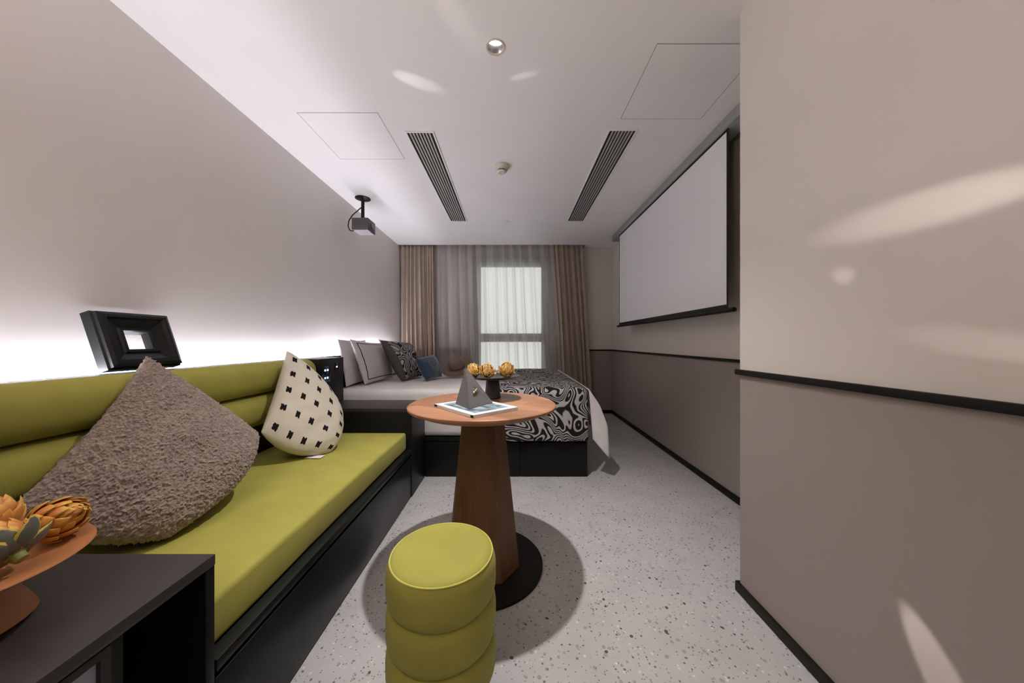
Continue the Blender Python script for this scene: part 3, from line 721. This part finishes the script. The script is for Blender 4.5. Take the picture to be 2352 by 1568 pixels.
# ------------------------------------------------------------------ artichokes
def bract(mb, base, up, out, ln, wd, curl, nu=5, nv=7):
    side = up.cross(out).normalized()
    def fn(u, v):
        wv = wd*math.sin(pi*min(1, 0.12+0.88*v**0.9))**0.8*(1 if v < 0.97 else 0.4)
        s = (u-0.5)*2*wv
        p_ = base+up*ln*v+out*(curl*ln*(0.9*v-1.1*v*v)+0.0)+side*s-out*(s*s/wd*0.45)
        return p_
    mb.grid(nu, nv, fn)
def artichoke(loc, ax, scale, mat, label, group, open_=False, seed=0, spread=0.0):
    rnd = random.Random(seed)
    t = thing('artichoke', label, 'artichoke', loc, group)
    q = Vector((0, 0, 1)).rotation_difference(Vector(ax).normalized()).to_matrix().to_4x4()
    M = Matrix.Translation(loc) @ q @ Matrix.Scale(scale, 4)
    def make(rows, name, mt, wide=1.0):
        mb = MB()
        for (z0, r0, lean, ln, n, ph) in rows:
            for k in range(n):
                a = 2*pi*(k+ph)/n+rnd.uniform(-0.12, 0.12)
                rad = Vector((math.cos(a), math.sin(a), 0)); ll = lean+spread*(0.5+rnd.random())+rnd.uniform(-0.06, 0.06)
                up = (Vector((0, 0, 1))*math.cos(ll)+rad*math.sin(ll)).normalized(); out = (rad*math.cos(ll)-Vector((0, 0, 1))*math.sin(ll)).normalized()
                bract(mb, rad*r0+Vector((0, 0, z0)), up, out, ln*rnd.uniform(0.92, 1.08), 0.015*wide*ln/0.05, 0.55)
        for v in mb.bm.verts: v.co = M @ v.co
        return mb.build(name, mt, t, smooth=True, angle=180, solid=0.0012*scale)
    make([(-0.030, 0.020, 0.62, 0.052, 7, 0.0), (-0.022, 0.026, 0.40, 0.054, 8, 0.5), (-0.010, 0.029, 0.18, 0.055, 8, 0.0), (0.002, 0.028, -0.02, 0.053, 8, 0.5),
          (0.012, 0.024, -0.2, 0.05, 7, 0.0), (0.022, 0.018, -0.36, 0.045, 6, 0.5), (0.032, 0.011, -0.40, 0.038, 5, 0.0)], 'bracts', mat)
    if open_: make([(-0.032, 0.014, 1.15, 0.062, 6, 0.2), (-0.034, 0.016, 0.85, 0.062, 6, 0.7)], 'outer_bracts', m_artio, 1.15)
    mb = MB(); mb.lathe([(0, -0.048), (0.010, -0.048), (0.012, -0.036), (0.026, -0.026), (0.030, -0.008), (0.028, 0.012), (0.018, 0.036), (0, 0.05)], (0, 0, 0), 20)
    for v in mb.bm.verts: v.co = M @ v.co
    mb.build('heart', m_stem, t, smooth=True)
artichoke((-0.877, 0.618, pt+0.042), (0.80, 0.15, 0.36), 0.88, m_arti, 'orange artichoke on the terracotta plate with its tip over the right rim', 'artichokes on the terracotta plate', seed=1)
artichoke((-0.838, 0.532, pt+0.050), (-0.60, -0.05, 0.45), 0.80, m_arti, 'orange artichoke with open grey yellow-rimmed outer leaves at the plate front', 'artichokes on the terracotta plate', True, seed=2)
artichoke((-0.975, 0.605, pt+0.044), (-0.35, 0.3, 0.8), 0.85, m_arti, 'orange artichoke at the back left of the terracotta plate', 'artichokes on the terracotta plate', seed=3)
artichoke((-0.190, 1.625, ps+0.034), (-0.25, -0.55, 0.75), 0.72, m_artig, 'leftmost of the golden artichokes on the black plate', 'golden artichokes on the black plate', seed=4, spread=0.26)
artichoke((-0.122, 1.585, ps+0.034), (0.1, -0.6, 0.75), 0.74, m_artig, 'middle golden artichoke at the front of the black plate', 'golden artichokes on the black plate', seed=5, spread=0.26)
artichoke((-0.028, 1.620, ps+0.036), (0.15, -0.55, 0.75), 0.78, m_artig, 'rightmost golden artichoke standing alone on the black plate', 'golden artichokes on the black plate', seed=6, spread=0.26)

# ------------------------------------------------------------------ picture frame on the ledge
def frame():
    t = thing('picture_frame', 'small square black moulded frame leaning on the wall above the green back', 'picture frame', (-1.475, 1.33, LZ))
    lean = math.atan2(0.075, 0.225)
    w_, h_ = 0.262, 0.232
    # local: x along +Y of the room, y up the frame, z out of the face
    ey = Vector((0, 1, 0)); eu = Vector((-math.sin(lean), 0, math.cos(lean))); en = Vector((math.cos(lean), 0, math.sin(lean)))
    o0 = Vector((-1.478, 1.195, LZ+0.0175))
    P = lambda a, b, c: o0+ey*a+eu*b+en*c
    prof = [(0.0, -0.045), (0.0, -0.010), (0.006, -0.006), (0.006, 0.006), (0.018, 0.012), (0.030, 0.012), (0.036, 0.004), (0.066, -0.010), (0.072, -0.004), (0.082, -0.004), (0.086, -0.012), (0.086, -0.045)]
    mb = MB(); loops = []
    for ins, d in prof:
        ix, iy = ins, ins*0.93
        loops.append([P(ix, iy, d), P(w_-ix, iy, d), P(w_-ix, h_-iy, d), P(ix, h_-iy, d)])
    vr = [[mb.bm.verts.new(q) for q in r] for r in loops]
    for A, B in zip(vr, vr[1:]+vr[:1]):
        for k in range(4): mb.bm.faces.new((A[k], A[(k+1) % 4], B[(k+1) % 4], B[k]))
    mb.build('moulding', m_blackwood, t)
frame()

# ------------------------------------------------------------------ curtains
def drape(name, mat, label, x0t, x1t, x0b, x1b, y, amp, folds, zt, zb, solid, seed, cat='curtain', nu=260, nv=30, sharp=1.0):
    r = random.Random(seed); ph = [r.uniform(0, 6.28) for _ in range(6)]
    def fn(u, v):
        u2 = u+0.012*math.sin(u*17+ph[0])
        a = 2*pi*folds*u2
        x = (x0t+(x1t-x0t)*u)*(1-v)+(x0b+(x1b-x0b)*u)*v
        d = math.sin(a+0.5*math.sin(v*2.2+ph[1]+u*5)*v)+0.3*math.sin(2.1*a+ph[2]+v*1.5)
        x += 0.35*amp*math.sin(2*a)*0.5+0.012*v*math.sin(u*9+ph[3]+v*3)
        return (x, y+amp*d*(0.75+0.35*v), zt+(zb-zt)*v)
    o = MB().grid(nu, nv, fn).build(name, mat, smooth=True, angle=180, solid=solid)
    return tag(o, label, cat)
drape('drape', m_drape, 'taupe drape gathered at the left side of the window', -1.585, -1.11, -1.575, -1.07, 4.60, 0.030, 8, CEIL+0.06, 0.05, 0.003, 1)
drape('drape', m_drape, 'taupe drape gathered at the right side of the window', 0.585, 1.005, 0.74, 1.16, 4.605, 0.024, 6, CEIL+0.06, 0.05, 0.003, 2)
drape('sheer_curtain', m_sheer, 'white sheer curtain hanging across the window between the taupe drapes', -1.13, 0.62, -1.10, 0.78, 4.652, 0.024, 12, CEIL+0.06, 0.05, 0, 3)

# ------------------------------------------------------------------ ceiling fittings
def vent(x0, x1, y0, y1, label):
    t = thing('air_vent', label, 'vent', ((x0+x1)/2, (y0+y1)/2, CEIL), 'linear ceiling vents')
    z0, z1 = CEIL-0.006, CEIL-0.0003
    mb = MB(); b = 0.010
    mb.box(x0-b, x0, y0-b, y1+b, z0, z1, 0.001); mb.box(x1, x1+b, y0-b, y1+b, z0, z1, 0.001); mb.box(x0, x1, y0-b, y0, z0, z1, 0.001); mb.box(x0, x1, y1, y1+b, z0, z1, 0.001)
    mb.build('frame', m_ceil, t)
    bx('backing', m_dark, t, x0, x1, y0, y1, CEIL-0.0012, CEIL-0.0004)  # dark sheet in place of the shade inside the vent
    mb = MB(); n = 8; st_ = (x1-x0)/n
    for k in range(n-1):
        xx = x0+st_*(k+1); mb.box(xx-st_*0.27, xx+st_*0.27, y0, y1, z0, CEIL-0.0013)
    mb.build('slats', m_slat, t)
vent(-0.682, -0.516, 2.10, 3.64, 'long slotted ceiling air vent on the left, above the bed pillows')
vent(0.628, 0.795, 2.08, 3.64, 'long slotted ceiling air vent on the right, beside the projection screen')
def panel(x0, x1, y0, y1, label):
    mb = MB(); g = 0.0035
    mb.box(x0+g, x1-g, y0+g, y1-g, CEIL-0.0015, CEIL-0.0002, 0.0004)
    t = thing('access_panel', label, 'hatch', ((x0+x1)/2, (y0+y1)/2, CEIL), 'ceiling access hatches')
    mb.build('hatch', m_ceil, t)
    mb = MB(); z0, z1 = CEIL-0.0012, CEIL-0.0002
    mb.box(x0, x0+g, y0, y1, z0, z1); mb.box(x1-g, x1, y0, y1, z0, z1); mb.box(x0+g, x1-g, y0, y0+g, z0, z1); mb.box(x0+g, x1-g, y1-g, y1, z0, z1)
    mb.build('edge_gap', m_slat, t)
panel(-1.275, -0.795, 1.92, 2.41, 'flush square ceiling hatch on the left, above the green bench')
panel(0.66, 1.15, 1.475, 1.975, 'flush square ceiling hatch on the right, beside the projection screen')
sm = thing('smoke_detector', 'round cream smoke detector on the ceiling between the two vents', 'smoke detector', (-0.08, 2.505, CEIL))
MB().lathe([(0, CEIL-0.0003), (0.056, CEIL-0.0003), (0.057, CEIL-0.010), (0.050, CEIL-0.016), (0.046, CEIL-0.030), (0.040, CEIL-0.034), (0, CEIL-0.034)], (-0.08, 2.505, 0)).build('base', m_plastic, sm, smooth=True)
MB().lathe([(0, CEIL-0.0342), (0.030, CEIL-0.0342), (0.030, CEIL-0.041), (0, CEIL-0.041)], (-0.08, 2.505, 0)).build('sensor_gap', m_dark, sm, smooth=True)
MB().lathe([(0, CEIL-0.0412), (0.034, CEIL-0.0412), (0.036, CEIL-0.046), (0.026, CEIL-0.055), (0, CEIL-0.057)], (-0.08, 2.505, 0)).build('cap', m_plastic, sm, smooth=True)
sp_ = MB().lathe([(0, CEIL-0.0003), (0.040, CEIL-0.0003), (0.041, CEIL-0.005), (0.037, CEIL-0.008), (0, CEIL-0.009)], (-0.068, 3.67, 0)).build('sprinkler_cover', m_screen, smooth=True)
tag(sp_, 'small flat white round cover on the ceiling near the window', 'sprinkler')
dl = thing('downlight', 'recessed round ceiling downlight shining above the walnut table', 'downlight', (*DL, CEIL))
MB().lathe([(0.036, CEIL-0.0004), (0.044, CEIL-0.0004), (0.0445, CEIL-0.003), (0.043, CEIL-0.0045), (0.037, CEIL-0.0045)], (*DL, 0), cap=False).build('trim_ring', m_plastic, dl, smooth=True)
MB().lathe([(0.0385, CEIL), (0.034, CEIL+0.06), (0.030, CEIL+0.085)], (*DL, 0), cap=False).build('reflector', m_silver, dl, smooth=True, solid=0.001)
MB().lathe([(0, CEIL+0.044), (0.031, CEIL+0.044), (0.031, CEIL+0.048), (0, CEIL+0.048)], (*DL, 0)).build('lamp_disc', m_bulb, dl, smooth=True, angle=30)
en = thing('added_fill_lamp', 'black uplight added unseen behind the viewpoint for fill light', 'lamp', (-0.75, -0.35, 0))  # unseen lamp body, added to carry the fill light
MB().lathe([(0, 0.0005), (0.14, 0.0005), (0.14, 0.018), (0.02, 0.024), (0, 0.024)], (-0.75, -0.35, 0)).build('base', m_trim, en, smooth=True)
MB().lathe([(0, 0.0242), (0.012, 0.0242), (0.012, 1.66), (0, 1.66)], (-0.75, -0.35, 0), 20).build('pole', m_trim, en, smooth=True)
MB().lathe([(0, 1.66), (0.03, 1.66), (0.12, 1.70), (0.17, 1.79), (0.167, 1.79), (0.115, 1.705), (0.03, 1.666), (0, 1.666)], (-0.75, -0.35, 0)).build('bowl', m_trim, en, smooth=True)

# ------------------------------------------------------------------ projector
pj = thing('projector', 'small grey box projector hung from the ceiling on a black pole by the left wall', 'projector', (-1.40, 3.06, CEIL))
MB().lathe([(0, CEIL-0.0005), (0.068, CEIL-0.0005), (0.069, CEIL-0.006), (0.055, CEIL-0.012), (0.025, CEIL-0.020), (0.018, CEIL-0.03), (0, CEIL-0.03)], (-1.412, 3.07, 0)).build('ceiling_plate', m_black, pj, smooth=True)
MB().lathe([(0, 2.17), (0.023, 2.17), (0.023, 2.185), (0.016, 2.20), (0.015, CEIL-0.028), (0, CEIL-0.028)], (-1.412, 3.07, 0), 24).build('pole', m_black, pj, smooth=True)
pb = bx('body', m_proj, pj, -1.470, -1.318, 2.97, 3.13, 2.062, 2.172, 0.005)
bx('underside', m_projb, pb, -1.464, -1.324, 2.976, 3.124, 2.0595, 2.0622)
MB().lathe([(0, 0), (0.026, 0), (0.028, 0.004), (0.022, 0.006), (0, 0.003)], (-1.3178, 3.05, 2.118), 28, Matrix.Rotation(pi/2, 4, 'Y')).build('lens', m_glow, pb, smooth=True)
cp = [(-1.425, 3.062, 2.30), (-1.44, 3.03, 2.26), (-1.475, 3.0, 2.205), (-1.50, 2.985, 2.15), (-1.506, 2.98, 2.10), (-1.495, 2.98, 2.065), (-1.475, 2.98, 2.052), (-1.455, 2.985, 2.0565)]
cp2 = []
for i in range(len(cp)-1):
    for k in range(4): cp2.append(Vector(cp[i]).lerp(Vector(cp[i+1]), k/4))
MB().tube(cp2+[cp[-1]], 0.005).build('cable', m_black, pj, smooth=True)

# ------------------------------------------------------------------ projection screen
ps_ = thing('projection_screen', 'white pull-down projection screen with black border hanging by the right wall', 'screen', (1.33, 2.95, 1.2))
bx('housing', m_case, ps_, 1.288, 1.40, 1.76, 4.18, 2.322, CEIL-0.0005, 0.004)
FX = 1.300
bx('black_border', m_trim, ps_, FX, FX+0.0012, 1.95, 3.935, 1.235, 2.322)
bx('screen_fabric', m_screen, ps_, FX-0.0012, FX-0.0002, 1.965, 3.915, 1.262, 2.305)
mb = MB(); mb.tube([(FX, 1.895, 1.225), (FX, 3.985, 1.225)], 0.0135, 16); mb.build('bottom_bar', m_trim, ps_, smooth=True, angle=50)
